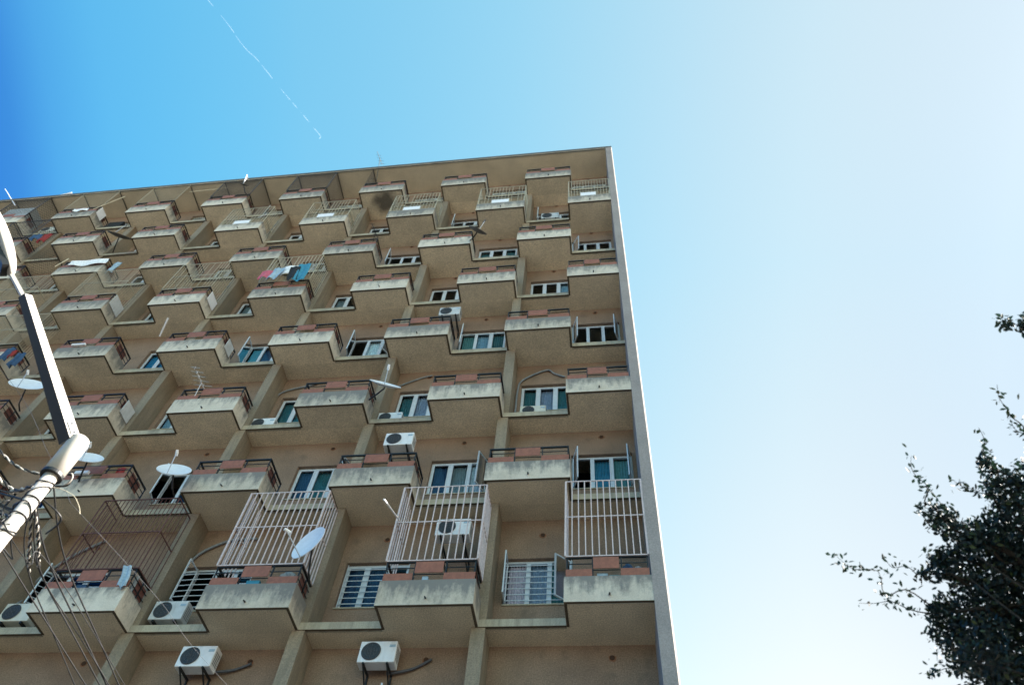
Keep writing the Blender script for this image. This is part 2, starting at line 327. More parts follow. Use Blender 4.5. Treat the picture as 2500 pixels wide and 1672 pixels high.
# ---- balconies
CREAM = {(6, i) for i in range(5)}
panel_rest = MB()
def bar(mb, a, b, w=0.03, mi=0, h=None):
    a = Vector(a); b = Vector(b); d = (b-a); L = d.length/2; d.normalize()
    up = Vector((0, 0, 1)) if abs(d.z) < 0.9 else Vector((0, 1, 0))
    s_ = d.cross(up).normalized(); u_ = s_.cross(d)
    mb.obox((a+b)/2, d*L, s_*w/2, u_*(h or w)/2, mi)
BAL = {}
def balcony(k, i):
    z = Z[k]; p, q = balc_x(k, i); mb = MB(); T8 = 0.08; H = z + 0.55
    yb = -0.45
    mb.box(p, q, -D2+T8, -D1, z, z+0.12, 0)                       # floor plate, soffit
    mb.box(p, q, -D1, -0.5, z, z+0.12, 0)
    # chipped top corners on the older, lower balconies
    mb.box(p, q, -D2, -D2+T8, z, H, 1)                             # front parapet
    left = not (False); right = not (right_type(k) and i == 0)
    mb.box(p, p+T8, -D2+T8, yb, z+0.12, H, 1)
    mb.box(p, p+0.001+T8, -D2+T8, -0.5, z-0.0, z+0.119, 1) if False else None
    if right: mb.box(q-T8, q, -D2+T8, yb, z+0.12, H, 1)
    e = 0.052
    mb.box(p+0.002, q-0.002, -D2+0.002, -D2+e, z-0.008, z-0.0005, 2)
    mb.box(p+0.002, p+e, -D2+e, -D1+0.04, z-0.008, z-0.0005, 2)
    if right: mb.box(q-e, q-0.002, -D2+e, -D1+0.04, z-0.008, z-0.0005, 2)
    # outer side skins of the plate in parapet paint
    mb.box(p-0.003, p, -D2+0.001, -D1-0.001, z+0.001, H-0.002, 1)
    if right: mb.box(q, q+0.003, -D2+0.001, -D1-0.001, z+0.001, H-0.002, 1)
    o = mb.build('balcony', ['ochre', 'parapet', 'drip'], T, hgt=(z, H))
    BAL[(k, i)] = o
    # drain spout
    cx = (p+q)/2 + 0.02; s = MB(); s.tube([(cx, -D2+0.01, z+0.14), (cx+0.004, -D2-0.07, z+0.115)], 0.017, 8); s.build('drain_spout', 'black', o)
    # railing
    w = q-p; yf = -D2+0.04; rm = 'cream' if (k, i) in CREAM else 'rail'
    r = MB(); xs = [p+0.05, p+w/3, p+2*w/3, q-0.05]
    for x in xs: r.box(x-0.012, x+0.012, yf-0.012, yf+0.012, H, z+0.985)
    r.box(xs[0]-0.018, xs[3]+0.018, yf-0.02, yf+0.02, z+0.985, z+1.02)
    for zz in (0.71, 0.86): r.box(xs[0], xs[3], yf-0.007, yf+0.007, z+zz-0.007, z+zz+0.007)
    for x, on in ((xs[0], True), (xs[3], right)):
        if not on: continue
        r.box(x-0.018, x+0.018, yf+0.021, -0.42, z+0.985, z+1.02)
        for zz in (0.71, 0.86): r.box(x-0.007, x+0.007, yf+0.008, -0.42, z+zz-0.007, z+zz+0.007)
        for yy in (-0.84, -0.435): r.box(x-0.012, x+0.012, yy-0.012, yy+0.012, H-0.1, z+0.985)
    r.build('railing', rm, o)
    # panels
    yp = yf - 0.024; ps = []
    if (k, i) in CREAM:
        ps = [((p+w*.30, p+w*.66, yp-0.012, yp, z+0.52, z+0.86), 'white')]
    else:
        ps = [((p+w*.34, p+w*.64, yp-0.010, yp, z+0.725, z+0.985), 'red'), ((p+0.03, p+w*.325, yp-0.010, yp, z+0.555, z+0.715), 'red'), ((p+w*.655, q-0.03, yp-0.010, yp, z+0.555, z+0.715), 'red')]
        if right: ps.append(((xs[3]-0.034, xs[3]-0.024, -1.05, -0.62, z+0.66, z+0.95), 'redside'))
    indiv = (k in (0, 1, 2, 3) and i <= 4) or (k, i) in CREAM or (k == 4 and i < 2)
    for a, m in ps:
        if indiv:
            s = MB(); s.box(*a); s.build('panel', m, o)
        else: panel_rest.box(*a, 1 if m == 'redside' else 0)
    return o
for k in range(-1, 8):
    for i in range(0, 9): balcony(k, i)
pr = panel_rest.build('panel', ['red', 'redside'], T); pr['kind'] = 'stuff'

# ---- security cages and wire screens
def cage(k, i, mat, zb, zt, n, r=0.011, ns=5, left=True, right=True, hs=(0.5,), name='safety_cage', skip=0.0, lab=None, depth=D1):
    z = Z[k]; p, q = balc_x(k, i); mb = MB(); yf = -D2 + 0.012; p += 0.02; q -= 0.02
    for j in range(n+1):
        if random.random() < skip: continue
        x = p+(q-p)*j/n; rr = r*1.7 if j in (0, n) else r
        mb.box(x-rr, x+rr, yf-rr, yf+rr, z+zb, z+zt)
    for h in (0, *hs, 1):
        zz = z+zb+(zt-zb)*h; mb.box(p, q, yf-0.009, yf+0.009, zz-0.012, zz+0.012)
    for x, on in ((p, left), (q, right)):
        if not on: continue
        for j in range(1, ns+1):
            y = yf + (-depth-yf)*j/ns; mb.box(x-r, x+r, y-r, y+r, z+zb, z+zt)
        for h in (0, *hs, 1):
            zz = z+zb+(zt-zb)*h; mb.box(x-0.009, x+0.009, yf, -depth, zz-0.012, zz+0.012)
    o = mb.build(name, mat, BAL[(k, i)])
    if lab: o['label'] = lab
    return o
cage(0, 0, 'cage', 1.02, 3.0, 12, right=False)
cage(0, 1, 'cage', 1.02, 3.0, 12)
cage(0, 2, 'cage', 1.02, 3.0, 14)
cage(0, 3, 'rustcage', 1.02, 2.95, 18, r=0.006, lab='rusty dark red window cage')
for i in range(5): cage(6, i, 'cream', 0.56, 2.05, 14, r=0.0075, skip=(0.0, .1, .1, .2, .25)[i], right=(i > 0), hs=(0.28, 0.5), ns=7)
cage(4, 3, 'cream', 1.02, 2.78, 14, r=0.008, skip=0.2, ns=7)
cage(4, 4, 'cream', 1.02, 2.78, 16, r=0.006, skip=0.35, ns=7)
cage(4, 5, 'cream', 1.02, 2.78, 22, r=0.004, ns=8, skip=0.1)
cage(4, 6, 'cream', 1.02, 2.78, 22, r=0.004, ns=8, skip=0.1)
cage(3, 5, 'cream', 1.02, 2.8, 22, r=0.004, ns=8)
def wire_screen(k, i, front=True, sides=('l', 'r'), step=0.13, r=0.005, mat='mesh', frame=True, ztop=None):
    z = Z[k]; p, q = balc_x(k, i); mb = MB(); zb = z+0.98; zt = (ztop or 22.985); yf = -D2+0.02
    def patch(o, ex, L, H):
        # diagonal wires clipped to an L x H rectangle, ex = direction along the width
        c = -H
        while c < L:
            for sgn in (1, -1):
                t0 = max(0, -c); t1 = min(H, L-c)
                if t1 > t0:
                    a0, a1 = (t0, t1) if sgn > 0 else (H-t0, H-t1)
                    mb.tube([o+ex*(c+t0)+Vector((0, 0, a0)), o+ex*(c+t1)+Vector((0, 0, a1))], r, 4, cap=False)
            c += step
    if front:
        patch(Vector((p+.02, yf, zb)), Vector((1, 0, 0)), q-p-.04, zt-zb)
        if frame:
            for x in (p+.02, q-.02): bar(mb, (x, yf, zb), (x, yf, zt), 0.03)
            bar(mb, (p, yf, zt-.02), (q, yf, zt-.02), 0.03)
    for s_, x in (('l', p+.02), ('r', q-.02)):
        if s_ in sides:
            patch(Vector((x, yf, zb)), Vector((0, 1, 0)), -0.02-yf, zt-zb)
            bar(mb, (x, yf, zt-.015), (x, -0.02, zt-.015), 0.035)
    mb.build('wire_screen', mat, BAL[(k, i)])
wire_screen(7, 3); wire_screen(7, 4); wire_screen(7, 2, front=False, sides=('l',), step=0.11)
def light_screen(k, i):
    z = Z[k]; p, q = balc_x(k, i); mb = MB(); yf = -D2+0.02
    n = 20
    for j in range(n+1):
        x = p+.03+(q-p-.06)*j/n; bar(mb, (x, yf, z+1.0), (x, yf, 22.98), 0.008 if j not in (0, n) else 0.02, 0)
    for x in (p+.03, q-.03): bar(mb, (x, yf, 22.972), (x, -0.02, 22.972), 0.035, 1)
    mb.build('bar_screen', ['cream', 'mesh'], BAL[(k, i)])
light_screen(7, 5); light_screen(7, 6)

# ---- windows
def window(k, i, left=None, right=None, curtain=(None, None, None), grille=False, gmode='h', sill=True):
    x0, x1 = win_x(k, i); za, zb = Z[k]+0.93, Z[k]+2.08; yw = 0.10
    f = MB(); fw = 0.05; n = 3; w = x1-x0
    e = 0.003
    f.box(x0+e, x0+fw, yw, yw+.05, za+e, zb-e); f.box(x1-fw, x1-e, yw, yw+.05, za+e, zb-e)
    f.box(x0+fw, x1-fw, yw, yw+.05, zb-fw, zb-e); f.box(x0+fw, x1-fw, yw, yw+.05, za+e, za+fw)
    ms = []
    for j in (1, 2):
        x = x0+w*j/3; f.box(x-.032, x+.032, yw-.004, yw+.052, za+fw, zb-fw); ms.append(x)
    o = f.build('window', 'frame', T)
    s = MB(); s.box(x0-0.0, x1, -0.028, 0.098, za-0.03, za-0.001); s.build('sill', 'curb', o)
    b = [x0+fw, ms[0], ms[1], x1-fw]
    op = [bool(left), False, bool(right)]
    g_ = MB()
    for j in range(3):
        if op[j]: continue
        g_.add([(b[j]+.004, yw+.02, za+fw+.002), (b[j+1]-.004, yw+.02, za+fw+.002), (b[j+1]-.004, yw+.02, zb-fw-.002), (b[j]+.004, yw+.02, zb-fw-.002)], [(0, 1, 2, 3)])
    g_.build('pane', 'glass', o)
    inner = MB()      # inner sash frames of the closed lights
    for j in range(3):
        if op[j]: continue
        a_, c_ = b[j]+(.034 if j else 0), b[j+1]-(.034 if j < 2 else 0)
        for (u0, u1, v0, v1) in ((a_, a_+.028, za+fw, zb-fw), (c_-.028, c_, za+fw, zb-fw), (a_+.028, c_-.028, zb-fw-.03, zb-fw), (a_+.028, c_-.028, za+fw, za+fw+.03)):
            inner.box(u0, u1, yw-.012, yw+.018, v0, v1)
    inner.build('inner_frame', 'frame', o)
    for j, c in enumerate(curtain):
        if not c: continue
        cm = MB(); N = 26; xa, xb = b[j]+.01, b[j+1]-.01
        ph = random.uniform(0, 6); full = random.uniform(0.85, 1.0)
        vs = []
        for t in range(N+1):
            x = xa+(xb-xa)*t/N*full; y = yw+.12+.022*math.sin(ph+t*1.5)+.008*math.sin(t*2.9)
            vs += [(x, y, za-.02), (x, y, zb-.03)]
        cm.add(vs, [(2*t, 2*t+2, 2*t+3, 2*t+1) for t in range(N)]); cm.build('curtain', c, o, smooth=True)
    # open sashes
    for side, ang in (('l', left), ('r', right)):
        if not ang: continue
        ws = w/3-.05; sg = 1 if side == 'l' else -1
        hx = b[0]-.01 if side == 'l' else b[3]+.01
        d = Vector((sg*math.cos(R(ang)), -math.sin(R(ang)), 0)); nn = Vector((d.y, -d.x, 0)); h0 = Vector((hx, yw-.02, 0))
        sm = MB(); zl, zh = za+.05, zb-.05; t_ = .032
        def ob(u0, u1, v0, v1, th=.014):
            c = h0+d*(u0+u1)/2+Vector((0, 0, (v0+v1)/2)); sm.obox(c, d*(u1-u0)/2, nn*th, Vector((0, 0, (v1-v0)/2)))
        ob(0, t_, zl, zh); ob(ws-t_, ws, zl, zh); ob(t_, ws-t_, zh-t_, zh); ob(t_, ws-t_, zl, zl+t_)
        so_ = sm.build('sash', 'frame', o)
        gm = MB(); c = h0+d*ws/2+Vector((0, 0, (zl+zh)/2)); gm.obox(c, d*(ws/2-t_), nn*.003, Vector((0, 0, (zh-zl)/2-t_))); gm.build('pane', 'sashglass', o)
    if grille:
        gr = MB(); xa, xb = x0+.03, x1-.03
        if gmode == 'h':
            for j in range(1, 8):
                zz = za+(zb-za)*j/8; gr.box(xa, xb, 0.052, 0.066, zz-.008, zz+.008)
            for x in (xa, xb): gr.box(x-.008, x+.008, 0.05, 0.068, za+.01, zb-.01)
        else:
            for j in range(0, 15):
                x = xa+(xb-xa)*j/14; gr.box(x-.009, x+.009, 0.05, 0.066, za+.01, zb-.01)
        gr.build('grille', 'frame' if gmode == 'h' else 'cream', o)
    return o
WC = {
 (0, 0): dict(left=88, right=42, curtain=('lilac', 'lilac', 'teal'), grille=True),
 (0, 1): dict(curtain=('bluec', 'bluec', None), grille=True),
 (0, 2): dict(left=92, grille=True),
 (0, 3): dict(left=70, grille=True),
 (1, 0): dict(left=72, right=80, curtain=(None, 'cyan', 'teal')),
 (1, 1): dict(right=66, curtain=('bluec', 'grey', 'lightblue')),
 (1, 2): dict(right=75, curtain=('bluec', 'teal', None)),
 (1, 3): dict(left=80, curtain=(None, None, 'bluec')),
 (2, 0): dict(curtain=('teal', 'lilac', 'teal')),
 (2, 1): dict(curtain=('teal', 'lilac', None)),
 (2, 2): dict(curtain=('teal', 'teal', None)),
 (2, 3): dict(curtain=('lightblue', None, None)),
 (3, 0): dict(left=68, right=74),
 (3, 1): dict(left=76, curtain=('teal', 'lightblue', 'teal')),
 (3, 2): dict(left=80, right=60, curtain=(None, 'whitec', None)),
 (3, 3): dict(left=82, curtain=('cyan', 'bluec', 'lightblue')),
 (3, 4): dict(curtain=('cyan', 'cyan', None)),
 (4, 0): dict(curtain=(None, None, 'lightblue')),
 (4, 2): dict(curtain=('grey', None, None)),
 (5, 0): dict(left=55), (5, 2): dict(left=80), (5, 3): dict(grille=True, gmode='v'), (5, 4): dict(grille=True, gmode='v'),
 (5, 1): dict(),
 (6, 0): dict(left=85, right=85), (6, 1): dict(left=75), (7, 4): dict(left=50),
}
for k in range(-1, 8):
    for i in range(0, 8 if k > 3 else 6):
        kw = WC.get((k, i), {})
        if not kw:
            kw = dict(curtain=tuple(random.choice([None, None, 'grey', 'lightblue', 'teal']) for _ in range(3)))
        if k == 7: kw = dict(kw); kw['grille'] = True; kw['gmode'] = 'v'
        if k == -1 and i == 1: kw['left'] = 80
        window(k, i, **kw)

# ------------------------------------------------------------------ air conditioners
def ac_unit(x, y, z, label, wall=True, w=0.70, h=0.43, d=0.27, rot=0.0, dark=False):
    """x,y,z = centre of the bottom front edge"""
    t = empty('air_conditioner', (x, y+d/2, z)); tag(t, label, 'air conditioner', 'outdoor air conditioning units')
    b = MB(); b.box(x-w/2, x+w/2, y, y+d, z, z+h)
    ac_unit.n = getattr(ac_unit, 'n', 0)+1; o = b.build('casing', ('acold', 'acwhite', 'acwhite', 'acgrey')[ac_unit.n % 4], t)
    bv = o.modifiers.new('b', 'BEVEL'); bv.width = 0.015; bv.segments = 2
    c = MB(); cx, cz, rr = x-w*.17, z+h*.5, h*.42
    vs = [(cx, y-.006, cz)]+[(cx+rr*math.cos(a*math.pi/12), y-.006, cz+rr*math.sin(a*math.pi/12)) for a in range(24)]
    c.add(vs, [(0, 1+(j+1) % 24, 1+j) for j in range(24)], 0)
    o2 = c.build('fan_opening', 'acdark', t)
    gmb = MB()
    for q in (.35, .62, .9, 1.0):
        pts = [(cx+rr*q*math.cos(a*math.pi/12), y-.012, cz+rr*q*math.sin(a*math.pi/12)) for a in range(25)]
        gmb.tube(pts, .004, 4, cap=False)
    for a in range(8): gmb.tube([(cx, y-.012, cz), (cx+rr*math.cos(a*math.pi/4), y-.012, cz+rr*math.sin(a*math.pi/4))], .004, 4)
    gmb.build('fan_grille', 'hosedark', t)
    bm_ = MB()
    bm_.box(x+w*.30, x+w*.46, y-.006, y-.001, z+h*.70, z+h*.82); bm_.build('badge', 'lightblue', t)
    s = MB()
    for j in range(6): s.box(x+w/2-.001, x+w/2+.004, y+.04, y+d-.04, z+h*.2+j*.045, z+h*.2+j*.045+.02)
    s.build('side_louvre', 'grey', t)
    for sx in (-.32, .32):
        br = MB(); xx = x+sx*w
        if wall:
            br.box(xx-.016, xx+.016, y-.01, 0.0, z-.035, z-.003); br.box(xx-.016, xx+.016, -.035, -.001, z-.30, z-.036)
            bar(br, (xx, y+.02, z-.03), (xx, -.02, z-.28), .022)
        else: br.box(xx-.02, xx+.02, y, y+d, z-.05, z-.002)
        br.build('bracket', 'black', t)
    return t
ac_unit(-8.55, -.42, -.62, 'white air conditioner low on the wall between two ochre fins, crossed by a thin wire')
ac_unit(-5.05, -.42, -.57, 'white air conditioner on the bottom row of wall, dark hose curving off to its right')
ac_unit(-9.50, -.55, .325, 'white air conditioner with blue badge standing on ledge beside the barred window', wall=False)
ac_unit(-12.80, -.55, .345, 'white air conditioner half cut by the left edge of the photo near the cables', wall=False)
ac_unit(-3.90, -.90, 1.97, 'white air conditioner seen through the bars of a pale pink window cage', wall=True, w=.72)
ac_unit(-5.60, -.90, 4.84, 'white air conditioner with round dark fan perched above the right end of a red-panelled railing', wall=True)
ac_unit(-5.23, -.70, 11.04, 'small white air conditioner above a railing, under a projecting slab near open window sashes', wall=True, w=.66)
ac_unit(-2.47, -.50, 6.225, 'low air conditioner on the ledge before the teal and lilac curtained window', wall=False, w=.66, h=.36)
ac_unit(-6.20, -.50, 6.225, 'air conditioner sunk behind the ledge kerb below the white satellite dish', wall=False, w=.66, h=.37)
ac_unit(-9.65, -.50, 6.225, 'air conditioner on the ledge left of a single teal curtained window', wall=False, w=.66, h=.39)
ac_unit(-2.32, -.45, 18.15, 'air conditioner between two open window sashes on the second row from the top', wall=True, w=.68, h=.45)
ac_unit(-24.7, -.58, 20.62, 'air conditioner on the top row at the left, next to the boxed-in balcony', wall=True, w=.7, h=.45)

# ------------------------------------------------------------------ hoses
def curve_pts(pts, n=6):
    P_ = [Vector(p) for p in pts]; out = []
    for i in range(len(P_)-1):
        p0 = P_[max(i-1, 0)]; p1 = P_[i]; p2 = P_[i+1]; p3 = P_[min(i+2, len(P_)-1)]
        for j in range(n):
            t = j/n; out.append(0.5*((2*p1)+(p2-p0)*t+(2*p0-5*p1+4*p2-p3)*t*t+(3*p1-p0-3*p2+p3)*t**3))
    out.append(P_[-1]); return out
def hose(pts, label, r=.026, mat='hose'):
    mb = MB(); mb.tube(curve_pts(pts), r, 8); tag(mb.build('hose', mat, smooth=True), label, 'hose', 'air conditioner hoses on the wall')
hose([(-3.03, -.05, 6.6), (-3.0, -.05, 7.0), (-2.99, -.05, 7.83), (-2.87, -.05, 8.32), (-2.23, -.05, 8.73), (-2.0, -.05, 8.55), (-1.71, -.05, 8.37)], 'grey hose peaking over the window with teal and lilac curtains')
hose([(-6.52, -.05, 6.6), (-6.55, -.05, 7.25), (-6.58, -.05, 8.13), (-6.43, -.05, 8.33), (-5.82, -.05, 8.68), (-5.5, -.05, 8.78)], 'thin grey hose rising behind the edge-on white dish', r=.02)
hose([(-9.97, -.05, 6.6), (-9.98, -.05, 7.37), (-9.98, -.05, 8.06), (-9.81, -.05, 8.39), (-9.23, -.05, 8.59), (-8.9, -.05, 8.7)], 'grey hose arching above a lone teal curtained window', r=.022)
hose([(-9.85, -.3, .75), (-9.95, -.06, 1.17), (-9.98, -.05, 1.74), (-9.86, -.05, 2.36), (-9.31, -.05, 2.75), (-8.83, -.05, 2.81), (-8.62, -.05, 2.80)], 'pale hose climbing from the air conditioner with a blue badge into the cage', r=.03)
hose([(-13.3, -.3, .78), (-13.4, -.06, 1.25), (-13.42, -.05, 1.6), (-13.3, -.05, 1.93), (-12.9, -.05, 2.47), (-12.35, -.05, 2.88)], 'pale hose curving up the shaded wall behind the hanging cables', r=.03)
hose([(-8.23, -.1, -.53), (-7.9, -.05, -.46), (-7.6, -.05, -.33)], 'short dark hose off the bottom left air conditioner', mat='hosedark')
hose([(-4.9, -.1, -.60), (-4.49, -.05, -.49), (-4.25, -.05, -.37), (-4.12, -.03, -.27)], 'short dark hose curling into a hole beside the bottom right air conditioner', mat='hosedark')

# ------------------------------------------------------------------ satellite dishes and aerials
def dish(c, n, dia, mount, label, lnb=None, mat='dish', squash=0.92):
    c = Vector(c); n = Vector(n).normalized()
    t = empty('satellite_dish', mount); tag(t, label, 'satellite dish', 'satellite dishes on the balconies')
    up = Vector((0, 0, 1)); a = up.cross(n).normalized(); b = n.cross(a)
    R_ = dia/2; dep = dia*.09; mb = MB(); NR, NA = 5, 28
    def ringv(off):
        v = [tuple(c - n*off)]
        for i in range(1, NR+1):
            q = i/NR
            for j in range(NA):
                th = 2*math.pi*j/NA
                v.append(tuple(c + (a*math.cos(th)*squash + b*math.sin(th))*R_*q + n*(dep*q*q-off)))
        return v
    f1 = [(0, 1+j, 1+(j+1) % NA) for j in range(NA)]
    for i in range(NR-1):
        for j in range(NA): f1.append((1+i*NA+j, 1+(i+1)*NA+j, 1+(i+1)*NA+(j+1) % NA, 1+i*NA+(j+1) % NA))
    v1 = ringv(0); v2 = ringv(.012); o_ = len(v1)
    f2 = [tuple(x+o_ for x in q)[::-1] for q in f1]
    rim = [(1+(NR-1)*NA+j, o_+1+(NR-1)*NA+j, o_+1+(NR-1)*NA+(j+1) % NA, 1+(NR-1)*NA+(j+1) % NA) for j in range(NA)]
    mb.add(v1+v2, f1+f2+rim); mb.build('reflector', mat, t, smooth=False)
    # feed arm from the lower rim
    foot = c - b*R_*.98 + n*dep; L = Vector(lnb) if lnb else c + n*dia*.62 - b*R_*.35
    am = MB(); am.tube([foot, L], .012, 6); am.build('feed_arm', 'galv', t)
    hd = MB(); dd = (c - L).normalized(); hd.tube([L - dd*.05, L + dd*.02, L + dd*.09], [.028, .034, .03], 10); hd.build('feed_head', 'white' if mat == 'dish' else 'dishdark', t)
    m_ = MB(); bk = c - n*.05; mv = Vector(mount); m_.tube([c-n*.01, bk, Vector((bk.x*.5+mv.x*.5, bk.y*.5+mv.y*.5, min(bk.z, mv.z)+.05)), mv], .02, 8); m_.build('mast', 'black', t)
    return t
dish((-6.30, -1.9, .89), (-.442, -.884, .151), .80, (-6.38, -1.24, .5), 'large pale dish tilted up beside the pink cage, lowest of all the dishes', lnb=(-6.66, -2.30, .90))
dish((-10.23, -1.7, 3.30), (.26, -.834, .486), .78, (-10.25, -1.24, 3.0), 'white dish with upright feed arm in front of the dark open window on the left', lnb=(-10.19, -2.0, 3.63))
dish((-12.60, -1.7, 3.85), (.314, -.806, .502), .70, (-12.9, -1.24, 3.6), 'bluish dish just right of the lamp post cap', lnb=(-12.52, -2.0, 4.05))
dish((-16.18, -1.7, 6.98), (.344, -.83, .439), .92, (-16.3, -1.24, 6.5), 'bluish dish behind the lamp arm near the left edge', lnb=(-16.17, -2.0, 7.26))
dish((-6.00, -1.7, 6.10), (.309, -.754, .58), .86, (-6.52, -1.24, 6.2), 'bright white dish seen edge-on right of the middle balconies', lnb=(-5.92, -2.0, 6.52))
dish((-4.59, -1.7, 14.67), (.462, -.687, .56), .72, (-4.95, -1.24, 15.0), 'dark weathered dish high up with a pale sunlit feed rod', lnb=(-4.30, -2.0, 14.85), mat='dishdark')
dish((-19.3, -1.3, 17.62), (.313, -.696, .646), .95, (-19.9, -.62, 17.7), 'dark dish on the far left ledge near the roofline', lnb=(-19.1, -1.6, 18.1), mat='dishdark')
dish((-15.4, -1.62, 21.35), (.3, -.8, .5), .42, (-15.2, -1.24, 21.0), 'little dark dish against the wire mesh of the top row', lnb=(-15.29, -1.85, 21.62), mat='dishdark')
def aerial(base, tip, label, n=5, span=.35, mat='galv'):
    base = Vector(base); tip = Vector(tip); t = empty('aerial', base); tag(t, label, 'aerial', 'small television aerials')
    m_ = MB(); m_.tube([base, tip], .012, 6); m_.build('mast', mat, t)
    e = MB(); d = (tip-base).normalized(); sx = Vector((1, 0.15, 0)); bo = Vector((-.25, -.75, .35)).normalized()
    e.tube([tip-bo*.25, tip+bo*.35], .009, 5)
    for j in range(n):
        c = tip+bo*(-.22+.13*j); e.tube([c-sx*span*(1-.1*j)*.5+Vector((0, 0, .03)), c+sx*span*(1-.1*j)*.5], .006, 5)
        e.tube([c-Vector((0, 0, .07)), c+Vector((0, 0, .07))], .005, 5)
    e.build('elements', mat, t)
aerial((-11.41, -1.24, 6.75), (-11.32, -1.4, 7.13), 'spiky silver aerial on a middle-left balcony railing', span=.55, n=6)
aerial((-8.5, -1.24, 15.5), (-8.41, -1.5, 15.74), 'small black aerial at a railing corner high up the block', span=.3, mat='black')
aerial((-9.9, -1.0, 22.2), (-9.95, -1.45, 23.65), 'thin grey aerial poking over the roof edge', span=.3, n=4, mat='mesh')
def rod(a, b, label, r=.014, mat='white', cat='pole'):
    m_ = MB(); m_.tube([a, b], [r*.8, r], 8); tag(m_.build('pole', mat), label, cat, 'thin poles sticking out from the facade')
rod((-4.93, -1.22, 2.07), (-4.88, -2.45, 1.46), 'short white rod jutting sunlit from the left side of the middle pink cage', .02)
rod((-29.2, -1.22, 24.9), (-26.9, -1.27, 22.3), 'long white pole leaning above the roofline at the far left', .022)
rod((-25.3, -1.25, 23.17), (-24.75, -1.25, 23.40), 'short bright stick on the roof edge', .03)
rod((-15.15, -1.9, 20.9), (-15.35, -1.9, 21.8), 'white stick upright beside the little dark dish', .022)
rod((-22.25, -1.3, 20.9), (-21.3, -1.35, 22.0), 'pale pole slanting from a top balcony toward the roof', .02, 'cream2')
rod((-18.3, -1.3, 22.0), (-16.95, -1.0, 22.9), 'pale slanting pole under the roof slab', .018, 'cream2')
rod((-20.3, -1.5, 14.9), (-20.1, -1.5, 15.5), 'little curved pale post on the parapet beside the white sheet', .02, 'cream2')
rod((-13.9, -1.26, 9.9), (-13.6, -1.7, 10.2), 'little white bracket at a railing corner, middle left', .028)
rod((-13.7, -1.4, 18.2), (-13.2, -1.6, 18.0), 'white broom handle beside a dark red panel', .012)

# ------------------------------------------------------------------ laundry and household things
def cloth(name, x0, x1, z0, z1, y, mat, label, cat, amp=.035, slant=0.0, group='laundry hung on the balconies', rag=.04):
    N, K = 12, 8; vs = []; ph = random.uniform(0, 6)
    for j in range(K+1):
        v = j/K
        for i in range(N+1):
            u = i/N; x = x0+(x1-x0)*u+slant*(1-v)+.02*math.sin(3*v+ph)
            z = z0+(z1-z0)*v + (rag*math.sin(u*7+ph) if j == 0 else 0)
            vs.append((x, y-amp*math.sin(u*9+ph)*(1-v*.6)-.01*math.sin(v*8), z))
    o = len(vs); vs2 = [(a, b+.008, c) for a, b, c in vs]
    fs = [(j*(N+1)+i, j*(N+1)+i+1, (j+1)*(N+1)+i+1, (j+1)*(N+1)+i) for j in range(K) for i in range(N)]
    mb = MB(); mb.add(vs+vs2, fs+[tuple(q+o for q in f)[::-1] for f in fs])
    tag(mb.build(name, mat, smooth=True), label, cat, group)
yl = -1.42
cloth('towel', -11.85, -11.4, 12.98, 13.45, yl, 'pinkc', 'pink cloth at the left end of the washing line', 'clothing')
cloth('shirt', -11.45, -11.05, 12.85, 13.55, yl-.02, 'lightblue', 'pale blue shirt hanging between the pink cloth and white sheet', 'clothing', slant=-.05)
cloth('bed_sheet', -11.15, -10.55, 13.15, 13.72, yl+.02, 'whitec', 'white sheet in the middle of the washing on the balcony', 'bedding')
cloth('trousers', -10.85, -10.5, 12.70, 13.55, yl-.03, 'blackc', 'black trousers hanging over the red panel', 'clothing', slant=.1)
cloth('towel', -10.62, -10.2, 12.62, 13.75, yl, 'cyan', 'cyan towel at the right end of the washing line', 'towel', slant=.03)
cloth('towel', -18.65, -18.35, 8.95, 9.6, -1.36, 'bluec', 'dark blue towel over the corner of a far left balcony', 'towel', amp=.06)
cloth('shirt', -18.1, -17.85, 8.6, 9.3, -1.34, 'bluec', 'dark blue shirt hanging right of the lamp arm', 'clothing', amp=.06)
cloth('shirt', -18.28, -18.12, 9.0, 9.35, -1.42, 'redc', 'small red garment between a blue towel and a blue shirt', 'clothing')
cloth('shirt', -23.4, -23.0, 17.95, 18.4, -1.36, 'bluec', 'blue garment on the second row from the top at the far left', 'clothing', amp=.06)
cloth('shirt', -22.95, -22.6, 17.75, 18.45, -1.33, 'redc', 'red shirt on the second row from the top at the far left', 'clothing', amp=.06)
cloth('bed_sheet', -20.1, -18.6, 15.24, 15.62, -1.33, 'whitec', 'white sheet draped along a far left parapet', 'bedding', amp=.03)
cloth('towel', -18.55, -18.2, 15.0, 15.7, -1.1, 'lightblue', 'pale towel at the corner beside the draped white sheet', 'towel', amp=.05)
cloth('bed_sheet', -23.2, -22.5, 20.83, 21.05, -1.31, 'whitec', 'narrow white cloth on a top parapet below the roof', 'bedding', amp=.02)
cloth('towel', -12.15, -11.95, 3.65, 4.08, -1.20, 'redc', 'dark red cloth behind the railing right of the lamp post', 'towel')
cloth('towel', -10.38, -10.20, .50, 1.02, -1.31, 'lightblue', 'pale blue cloth hung on the railing corner behind the cables', 'towel', slant=.1)
cloth('shirt', -10.18, -10.10, .45, .98, -1.05, 'grey', 'grey garment hung inside the railing corner behind the cables', 'clothing')
def box_thing(name, x0, x1, y0, y1, z0, z1, mat, label, cat, bev=.012):
    mb = MB(); mb.box(x0, x1, y0, y1, z0, z1); o = mb.build(name, mat); b = o.modifiers.new('b', 'BEVEL'); b.width = bev; b.segments = 2
    tag(o, label, cat, 'household things kept on the balconies'); return o
box_thing('storage_box', -.98, -.78, -1.15, -.95, .12, .70, 'lightblue', 'pale blue box behind the gap in the lowest right balcony', 'box')
